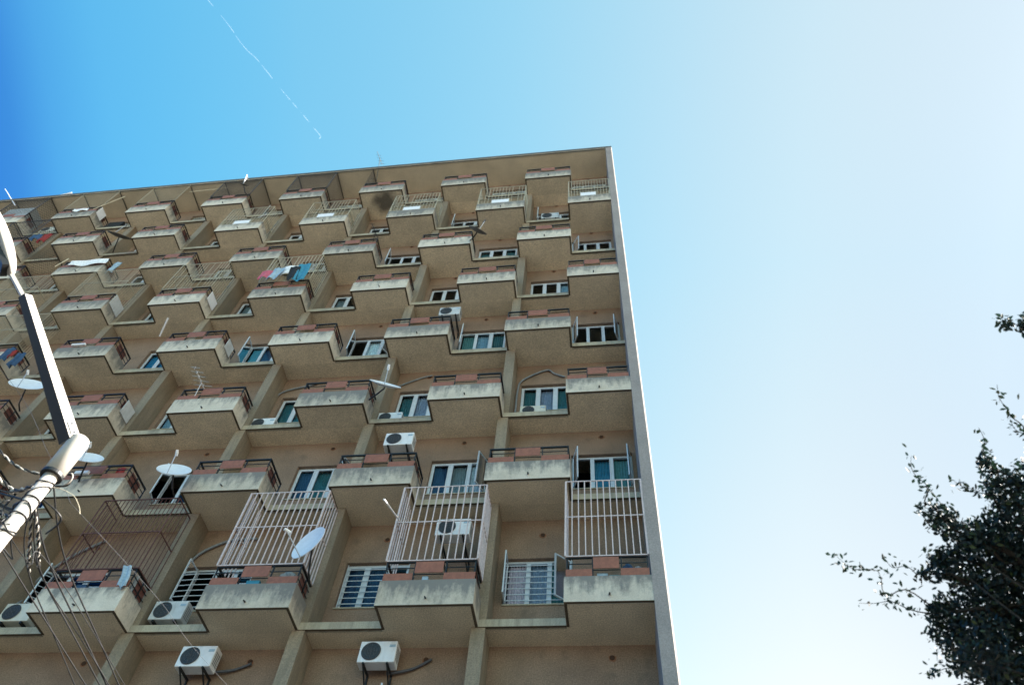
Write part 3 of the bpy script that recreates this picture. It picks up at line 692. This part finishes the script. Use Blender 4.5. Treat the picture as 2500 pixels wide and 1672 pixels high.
box_thing('storage_box', -.76, -.56, -1.15, -.9, .12, .66, 'teal', 'dark teal crate beside the pale blue box', 'box')
box_thing('storage_box', -4.25, -4.13, -1.18, -1.02, .12, .705, 'lightblue', 'white tub in the gap below the middle red panel, second lowest balcony', 'box')
box_thing('storage_box', -7.72, -7.45, -1.18, -1.0, .12, .705, 'cyan', 'dark blue crate in the gap below a red panel, left of the dish', 'box')
box_thing('storage_box', -11.35, -11.05, -1.18, -1.0, .12, .70, 'bluec', 'blue crate behind the parapet under the hanging cables', 'box')
box_thing('storage_box', -13.1, -12.75, -1.34, -1.27, 3.80, 3.90, 'white', 'white planter hooked on the railing right of the lamp post', 'planter')
box_thing('storage_box', -16.6, -16.15, -1.34, -1.27, 9.60, 9.67, 'white', 'white planter on the rail of a left-hand balcony', 'planter')
box_thing('cabinet', -26.9, -25.62, -1.24, -.5, 20.85, 21.9, 'grey', 'grey boxed-in enclosure on the far left top balcony', 'cabinet')
def bag(c, r, mat, label):
    me = bpy.data.meshes.new('bag'); bm = bmesh.new(); bmesh.ops.create_icosphere(bm, subdivisions=3, radius=1)
    for v in bm.verts:
        s_ = 1+.18*math.sin(v.co.x*5+v.co.z*3)+.1*math.sin(v.co.y*9); v.co = Vector((v.co.x*r[0]*s_, v.co.y*r[1]*s_, v.co.z*r[2]))+Vector(c)
    bm.to_mesh(me); bm.free(); me.materials.append(M[mat]); o = bpy.data.objects.new('bag', me); COL.objects.link(o); tag(o, label, 'bag', 'household things kept on the balconies')
bag((-.40, -1.05, .86), (.10, .08, .10), 'bluec', 'blue plastic bag on the lowest right balcony railing')
bag((-.22, -1.08, .80), (.10, .06, .08), 'grey', 'grey bundle at the end of the lowest right balcony')
bag((-6.95, -1.08, .85), (.16, .08, .10), 'grey', 'grey heap of things behind the railing under the pale dish')

def side_board(k, i, mat, label, y0=-1.2, y1=-.62, za=.45, zb=1.0):
    z = Z[k]; q = balc_x(k, i)[1]; box_thing('board', q+.008, q+.03, y0, y1, z+za, z+zb, mat, label, 'board', .004)
side_board(7, 6, 'white', 'white board closing the side of a top-left balcony next to a slanted pole', y1=-.8)
side_board(4, 5, 'acgrey', 'grey board on the side rail of the balcony with the long wire screen at left')
side_board(3, 3, 'acgrey', 'weathered board on the side rail left of the blue curtained window', y0=-1.0, zb=.9)
side_board(4, 4, 'white', 'white board on the side rail two balconies left of the washing', y0=-1.1, zb=.92)
side_board(2, 4, 'acgrey', 'grey board on the side rail just right of the lamp arm', y0=-1.05, zb=.95)
box_thing('storage_box', -21.9, -21.2, -.55, -.2, 20.46, 21.1, 'blackc', 'dark heap of boxes on the top ledge left of centre', 'box')
box_thing('storage_box', -25.3, -24.4, -.5, -.1, 20.46, 20.6, 'grey', 'flat crate under the top-left air conditioner', 'box')
wire_screen(7, 7, step=.16, r=.006); wire_screen(6, 7, step=.15, r=.006, ztop=20.25); wire_screen(5, 6, sides=('r',), front=False, step=.14, ztop=17.5)
# ------------------------------------------------------------------ street lamp
LP = empty('street_lamp', (-5.10, -8.62, GZ)); tag(LP, 'cream round lamp post with square arm and oval head, wrapped in cables', 'street lamp')
px_, py_ = -5.10, -8.62
mb = MB(); mb.tube([(px_, py_, GZ), (px_, py_, -8.0), (px_, py_, -4.35)], [.085, .062, .056], 28); mb.build('pole', 'pole', LP, smooth=True)
mb = MB(); mb.tube([(px_, py_, GZ), (px_, py_, GZ+.03)], .2, 24); mb.build('base_plate', 'galv', LP)
mb = MB(); mb.tube([(px_, py_, -4.40), (px_, py_, -4.02), (px_, py_, -3.975), (px_, py_, -3.955)], [.084, .084, .074, .045], 28); mb.build('top_sleeve', 'pole', LP, smooth=True)
mb = MB(); mb.tube([(px_, py_, -4.425), (px_, py_, -4.395)], .088, 28); mb.build('gasket', 'black', LP)
a0 = Vector((-5.16, -8.64, -4.02)); a1 = Vector((-5.805, -9.518, -2.99))
d = (a1-a0).normalized(); sd_ = d.cross(Vector((0, 0, 1))).normalized(); up_ = sd_.cross(d)
side = sd_ if sd_.y < 0 else -sd_
un_ = -up_*math.cos(R(17))+side*math.sin(R(17)); sd_ = side*math.cos(R(17))+up_*math.sin(R(17)); up_ = -un_
mb = MB(); h0, h1 = .060, .040
vs = [a0+sd_*h0*i+up_*h0*j for i, j in ((-1, -1), (1, -1), (1, 1), (-1, 1))]+[a1+sd_*h1*i+up_*h1*j for i, j in ((-1, -1), (1, -1), (1, 1), (-1, 1))]
mb.add(vs, [(3, 2, 1, 0), (4, 5, 6, 7), (1, 2, 6, 5), (2, 3, 7, 6), (3, 0, 4, 7)]); mb.add(vs, [(0, 1, 5, 4)], 1)      # underside face coloured black, its shade put into the material
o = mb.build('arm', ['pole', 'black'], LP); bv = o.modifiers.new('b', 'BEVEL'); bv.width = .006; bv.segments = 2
a2 = Vector((-6.09, -9.68, -2.70))
mb = MB(); mb.tube([a1-d*.1, a2], .024, 4, spin=math.pi/4); mb.build('arm_extension', 'pole', LP)
mb = MB()
for q in (-1, 1):
    mb.obox(a0+d*.10+sd_*q*(.064), d*.06, sd_*.003, up_*.035)
mb.build('clamp_plate', 'galv', LP)
mb = MB()
for q in (.06, .14): mb.tube([a0+d*q-sd_*.078, a0+d*q+sd_*.078], .009, 6)
mb.build('bolt', 'hosedark', LP)
# head: long shallow shell
hc0 = Vector((-6.05, -9.66, -2.75)); hc1 = Vector((-6.62, -10.10, -2.02)); hd_ = (hc1-hc0); L = hd_.length; hd_.normalize()
hs_ = hd_.cross(Vector((0, 0, 1))).normalized(); hu = hs_.cross(hd_)
me = bpy.data.meshes.new('lamp_head'); bm = bmesh.new(); bmesh.ops.create_uvsphere(bm, u_segments=28, v_segments=16, radius=1)
for v in bm.verts:
    p = v.co; zz = p.z if p.z > 0 else p.z*.25
    w_ = .15*(1-.25*(-p.x)); v.co = (hc0+hc1)/2+hd_*p.x*L*.55+hs_*p.y*w_+hu*zz*.12
bm.to_mesh(me); bm.free(); me.materials.append(M['pole'])
for p in me.polygons: p.use_smooth = True
o = bpy.data.objects.new('lamp_head', me); COL.objects.link(o); o.parent = LP; o.matrix_parent_inverse = Matrix.Translation(-Vector(LP.location))
mb = MB(); mb.obox(hc0+hd_*(L*.22)-hu*.035, hd_*L*.20, hs_*.075, hu*.03); mb.build('head_underside_block', 'black', LP)  # black box under the root of the head
me = bpy.data.meshes.new('lens'); bm = bmesh.new(); bmesh.ops.create_uvsphere(bm, u_segments=20, v_segments=10, radius=1)
for v in bm.verts:
    p = v.co; v.co = (hc0+hc1)/2+hd_*(p.x*L*.30+L*.10)+hs_*p.y*.10+hu*(p.z*.04-.02)
bm.to_mesh(me); bm.free(); me.materials.append(M['lens'])
o = bpy.data.objects.new('lens', me); COL.objects.link(o); o.parent = LP; o.matrix_parent_inverse = Matrix.Translation(-Vector(LP.location))

# ------------------------------------------------------------------ cables
def cable(pts, label, r=.006, mat='black', twist=False, cat='cable', grp='overhead cables tied to the lamp post'):
    cp = curve_pts(pts, 24 if twist else 10)
    mb = MB()
    if not twist: mb.tube(cp, r, 6)
    else:
        for s_, mi in ((0, 0), (math.pi, 1)):
            q = []; acc = 0
            for i, p in enumerate(cp):
                if i: acc += (p-cp[i-1]).length
                dd = (cp[min(i+1, len(cp)-1)]-cp[max(i-1, 0)]).normalized(); a = dd.cross(Vector((0, 0, 1))).normalized(); b = dd.cross(a); th = acc*42+s_
                q.append(p+(a*math.cos(th)+b*math.sin(th))*r*.9)
            mb.tube(q, r, 5, mi=mi)
    tag(mb.build('cable', [mat, 'pole'], smooth=True), label, cat, grp)
K = Vector((-5.30, -8.60, -4.50))
def svc(p0, pm, p1, label, **kw):
    p0, pm, p1 = Vector(p0), Vector(pm), Vector(p1); dd = (p1-pm); t = (-0.03-p1.y)/dd.y
    p2 = p1+dd*t*1.0; p2.z = p1.z+abs(dd.z)*.6*t-.1; cable([p0, pm, p1, p2], label, **kw)
svc((-5.30, -8.45, -4.47), (-5.925, -7.498, -4.345), (-6.269, -5.695, -4.369), 'leftmost black service cable running down from the lamp post')
svc((-5.28, -8.42, -4.50), (-5.712, -7.473, -4.332), (-5.94, -5.657, -4.347), 'black service cable second from the right among those fanning down', r=.008)
svc((-5.15, -8.50, -4.40), (-5.562, -7.456, -4.322), (-5.815, -5.643, -4.339), 'rightmost thick cable fanning down from the lamp post', r=.007)
svc((-5.30, -8.40, -4.53), (-5.829, -7.487, -4.339), (-6.011, -5.665, -4.352), 'black cable second from the left among those fanning down', r=.007)
svc((-5.28, -8.40, -4.53), (-5.787, -7.395, -4.393), (-5.917, -5.655, -4.346), 'middle cable of the bunch fanning down from the lamp post')
cable([(-5.30, -8.40, -4.52), (-5.50, -8.02, -4.44), (-5.66, -7.75, -4.39), (-5.80, -7.49, -4.36)], 'twisted black and white cable, shorter strand below the knot', twist=True, r=.009)
cable([(-5.31, -8.41, -4.52), (-5.56, -8.0, -4.47), (-5.74, -7.72, -4.43), (-5.90, -7.46, -4.38)], 'twisted black and white cable, left strand below the knot', twist=True, r=.008)
cable([(-7.20, -9.75, -3.72), (-5.95, -8.95, -4.02), (-5.668, -8.705, -4.182), (-5.614, -8.65, -4.21), (-5.485, -8.60, -4.274), (-5.35, -8.54, -4.285), (-5.18, -8.50, -4.266), (-5.06, -8.50, -4.277), (-5.09, -8.45, -4.34), (-5.24, -8.46, -4.39), (-5.36, -8.44, -4.50)], 'pale twisted cable from the left that loops out round the lamp post', twist=True, r=.007)
cable([(-6.6, -9.3, -3.9), (-5.682, -8.51, -4.312), (-5.565, -8.43, -4.361), (-5.34, -8.50, -4.40)], 'short thick twisted cable meeting the post from the left', twist=True, r=.011)
cable([(-6.6, -8.8, -4.1), (-5.694, -8.341, -4.423), (-5.50, -8.38, -4.47), (-5.30, -8.48, -4.50)], 'lowest cable coming in from the left edge to the knot', r=.011)
cable([(-6.5, -9.0, -4.15), (-5.75, -8.5, -4.36), (-5.5, -8.45, -4.39), (-5.25, -8.56, -4.42)], 'thin slack teal cable entering from the left', r=.006, mat='hosedark')
cable([(-6.9, -8.4, -3.9), (-5.9, -8.2, -4.28), (-5.6, -8.22, -4.40), (-5.3, -8.46, -4.48)], 'thin dark cable drooping left of the knot', r=.005)
cable([(-5.28, -8.52, -4.46), (-5.14, -8.49, -4.41), (-5.00, -8.42, -4.43), (-4.93, -8.36, -4.50), (-4.90, -8.33, -4.56)], 'loose hair-thin yellowish wire end curling right of the post', r=.0025, mat='cream2')
cable([(-10.5, -9.3, .1), (-7.708, -7.966, -1.764), (-6.465, -7.651, -2.998), (-5.643, -7.785, -3.867)], 'long thin wire sloping down from upper left to the lamp post', r=.0015, mat='hosedark')
cable([(-5.643, -7.785, -3.867), (-5.125, -6.654, -4.062), (-4.752, -5.428, -4.21), (-3.2, -.05, -4.3)], 'long thin wire crossing the bottom air conditioner', r=.0015, mat='hosedark')
for j, (z_, tl) in enumerate([(-4.50, .25), (-4.60, .5), (-4.70, .1), (-4.80, .4), (-4.86, .0), (-4.96, .6), (-5.00, .3), (-5.30, .2)]):
    mb = MB(); pts = [(px_+.064*math.cos(t*math.pi/10), py_+.064*math.sin(t*math.pi/10), z_+tl*.13*math.sin(t*math.pi/10+j)) for t in range(21)]
    mb.tube(pts, .0055, 6); tag(mb.build('cable_tie', 'black', smooth=True), 'thin black wire wound tightly round the lamp post', 'cable tie', 'wire loops wound round the lamp post')
for j, (a_, b_, c_, lb) in enumerate([((-5.22, -8.50, -4.86), (-5.45, -8.1, -4.80), (-5.75, -7.5, -4.62), 'black cable sagging lowest below the knot'),
        ((-5.16, -8.52, -4.55), (-5.02, -8.35, -4.62), (-5.30, -8.12, -4.56), 'short stiff cable loop behind the right side of the post'),
        ((-6.9, -8.9, -4.35), (-5.9, -8.55, -4.40), (-5.2, -8.55, -4.62), 'dark cable crossing the post just above the knot'),
        ((-6.9, -8.6, -4.55), (-5.85, -8.35, -4.50), (-5.2, -8.5, -4.75), 'dark cable reaching the post just under the knot'),
        ((-5.24, -8.50, -4.80), (-5.75, -8.15, -4.45), (-6.6, -7.8, -4.0), 'black cable going back up to the left edge'),
        ((-5.20, -8.50, -4.92), (-5.36, -8.02, -4.78), (-5.42, -7.2, -4.58), 'thin black cable dropping steeply beside the post')]):
    cable([a_, b_, c_] + ([(c_[0]*1.01-.2, -.05, c_[2]-.1)] if j in (0, 5) else []), lb, r=(.006, .008, .009, .007, .006, .004)[j], twist=(j == 3))
# tangle at the knot
kb = MB()
for j in range(9):
    c = Vector((px_-.03, py_-.07, -4.93)); pts = []
    for t in range(9):
        c = c+Vector((random.uniform(-.05, .045), random.uniform(-.03, .03), random.uniform(-.05, .05))); pts.append(tuple(c))
    kb.tube(curve_pts(pts, 4), .005, 5)
tag(kb.build('cable_knot', 'black', smooth=True), 'dark tangle of cable ends knotted on the lamp post', 'cable knot')

# ------------------------------------------------------------------ tree
TR = empty('tree', (2.9, -7.6, GZ)); tag(TR, 'dark leafy tree top with long wispy twigs at the lower right', 'tree')
tb = MB()
base = Vector((2.9, -7.6, GZ)); top = Vector((2.7, -7.9, -6.2))
tb.tube(curve_pts([base, (2.85, -7.65, -9), (2.75, -7.8, -7.5), top], 5), [.17-.06*i/15 for i in range(16)], 12)
tb.build('trunk', 'bark', TR, smooth=True)
random.seed(5)
br = MB(); leafc = []
def twig(a, b, r0, r1, sag=0.0, dens=0, spread=.05):
    a, b = Vector(a), Vector(b); L_ = (b-a).length; j_ = lambda: Vector((random.gauss(0, 1), random.gauss(0, 1), random.gauss(0, 1)))*L_*.05
    pts = curve_pts([a]+[a.lerp(b, q)+j_() for q in (.2, .4, .6, .8)]+[b], 3); n = len(pts); br.tube(pts, [r0+(r1-r0)*i/(n-1) for i in range(n)], 5)
    for _ in range(dens):
        t = random.random()**.8; p = pts[min(n-1, int(t*n))]
        leafc.append(p+Vector((random.gauss(0, spread), random.gauss(0, spread), random.gauss(0, spread))))
CENT = Vector((2.35, -8.0, -5.35))
# long wispy twigs reaching to the left and up
for tip, root, dn in (((.805, -8.30, -5.16), (1.40, -7.96, -5.30), 26), ((.93, -8.03, -5.32), (1.42, -7.93, -5.33), 15), ((1.12, -8.25, -5.15), (1.42, -8.14, -5.19), 12),
                      ((1.33, -8.79, -4.76), (1.45, -8.50, -4.93), 13), ((1.36, -8.51, -4.94), (1.6, -8.38, -5.0), 24), ((1.775, -8.90, -4.635), (1.83, -8.68, -4.78), 8),
                      ((1.914, -9.12, -4.47), (2.08, -8.80, -4.66), 9), ((1.60, -8.62, -4.83), (1.85, -8.50, -4.88), 14), ((1.35, -8.13, -5.19), (1.6, -8.1, -5.2), 30),
                      ((1.36, -7.81, -5.41), (1.6, -7.85, -5.35), 30), ((1.35, -7.59, -5.55), (1.65, -7.6, -5.5), 18), ((1.45, -7.68, -5.47), (1.7, -7.75, -5.4), 26),
                      ((1.97, -9.45, -4.25), (2.2, -9.42, -4.25), 45), ((1.99, -8.92, -4.58), (2.15, -8.7, -4.7), 14), ((1.40, -8.24, -5.11), (1.6, -8.22, -5.12), 30), ((1.42, -8.60, -4.86), (1.6, -8.4, -5.0), 14)):
    twig(root, tip, .005, .0012, dens=dn*3, spread=.024)
    twig(CENT+(Vector(root)-CENT)*.35, root, .016, .008, dens=8, spread=.06)
for p in ((2.1, -9.4, -4.3), (2.15, -8.8, -4.7), (2.5, -8.6, -4.9)): twig(top, p, .014, .006, dens=10)
for j in range(14):
    a = random.uniform(0, 6.28); p = CENT+Vector((math.cos(a)*random.uniform(.4, 1.0), math.sin(a)*random.uniform(.4, .9), random.uniform(-.4, .4)))
    twig(top, p, .012, .004)
# clumps (centre, radius, leaves)
CL = [((1.50, -8.42, -4.99), .10, 150), ((1.65, -8.30, -5.05), .13, 260), ((1.80, -8.30, -5.02), .13, 260), ((1.95, -8.45, -4.90), .14, 300), ((1.90, -8.58, -4.82), .11, 170), ((1.81, -8.70, -4.76), .06, 50),
      ((2.10, -8.60, -4.82), .14, 260), ((1.50, -8.18, -5.14), .10, 170), ((1.72, -8.05, -5.20), .17, 420), ((1.52, -7.93, -5.31), .11, 190), ((1.42, -7.93, -5.33), .06, 60), ((1.50, -7.80, -5.40), .10, 150),
      ((1.70, -7.78, -5.38), .15, 330), ((1.90, -7.85, -5.30), .20, 560), ((1.99, -8.12, -5.10), .20, 560), ((1.58, -7.63, -5.49), .09, 120), ((1.75, -7.60, -5.50), .15, 300), ((1.95, -7.55, -5.50), .20, 520),
      ((2.2, -8.2, -5.0), .30, 900), ((2.2, -7.8, -5.35), .30, 900), ((2.2, -7.5, -5.6), .30, 700), ((2.22, -8.75, -4.72), .10, 120), ((2.18, -9.42, -4.24), .09, 130), ((1.70, -7.42, -5.68), .18, 250),
      ((2.6, -8.2, -5.1), .40, 900), ((2.7, -7.8, -5.5), .45, 900), ((2.6, -8.6, -5.2), .4, 600), ((3.0, -8.1, -5.4), .5, 700), ((2.5, -7.3, -5.8), .4, 500), ((1.6, -7.95, -5.6), .2, 200), ((2.1, -7.9, -5.9), .4, 500), ((3.1, -7.5, -5.7), .5, 500), ((2.4, -9.3, -4.5), .2, 250), ((2.6, -9.0, -4.9), .3, 350)]
for c, r, n_ in CL:
    c = Vector(c)
    for _ in range(int(n_*(2.0 if r < .16 else 2.8))):
        v = Vector((random.gauss(0, 1), random.gauss(0, 1), random.gauss(0, 1))).normalized()*(random.random()**.45)*r*1.12
        leafc.append(c+v)
    for _ in range(max(2, n_//60)):
        v = Vector((random.gauss(0, 1), random.gauss(0, 1), random.gauss(0, 1))).normalized()*r*1.1; twig(c, c+v, .005, .002)
br.build('branches', 'bark', TR)
lm = MB()
for c in leafc:
    s_ = random.uniform(.010, .019); a = Vector((random.gauss(0, 1), random.gauss(0, 1), random.gauss(0, 1))).normalized()
    b = a.cross(Vector((random.gauss(0, 1), random.gauss(0, 1), random.gauss(0, 1)))).normalized(); n_ = a.cross(b)
    vs = [c-a*s_*1.3, c-a*s_*.3+b*s_*.62+n_*s_*.15, c+a*s_*.6+b*s_*.5+n_*s_*.1, c+a*s_*1.4, c+a*s_*.6-b*s_*.5+n_*s_*.1, c-a*s_*.3-b*s_*.62+n_*s_*.15]
    lm.add(vs, [(0, 1, 2, 3), (0, 3, 4, 5)])
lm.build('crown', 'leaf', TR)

# ------------------------------------------------------------------ white scratch-like line, modelled as a thin tube (3 km up)
m = bpy.data.materials.new('scratch_line_white'); m.use_nodes = True; t = m.node_tree; t.nodes.clear()
o_ = t.nodes.new('ShaderNodeOutputMaterial'); df = t.nodes.new('ShaderNodeBsdfTranslucent'); df.inputs[0].default_value = (.95, .95, .97, 1)
tr = t.nodes.new('ShaderNodeBsdfTransparent'); mx = t.nodes.new('ShaderNodeMixShader')
gn = t.nodes.new('ShaderNodeNewGeometry'); ns = t.nodes.new('ShaderNodeTexNoise'); ns.inputs['Scale'].default_value = .035; ns.inputs['Detail'].default_value = 3
rp = t.nodes.new('ShaderNodeValToRGB'); rp.color_ramp.elements[0].position = .42; rp.color_ramp.elements[0].color = (.0, .0, .0, 1); rp.color_ramp.elements[1].position = .55; rp.color_ramp.elements[1].color = (.11, .11, .11, 1)
t.links.new(gn.outputs['Position'], ns.inputs['Vector']); t.links.new(ns.outputs[0], rp.inputs[0]); t.links.new(rp.outputs[0], mx.inputs[0])
t.links.new(tr.outputs[0], mx.inputs[1]); t.links.new(df.outputs[0], mx.inputs[2]); t.links.new(mx.outputs[0], o_.inputs[0])
cp = [(-1440, 235, 2991), (-1379.7, 350, 2991), (-1332, 440, 2991), (-1313, 490, 2991), (-1289, 535, 2991), (-1260, 572, 2991), (-1195.3, 697, 2991), (-1147.9, 779.5, 2991), (-1100.6, 866, 2991), (-1089.2, 889.4, 2991), (-1097, 897.9, 2991)]
mb = MB(); mb.tube(curve_pts(cp, 4), 1.0, 8, cap=False); M['scratch_white'] = m
tag(mb.build('scratch_line', 'scratch_white'), 'thin broken white scratch-like line slanting across the blue sky', 'scratch_line')
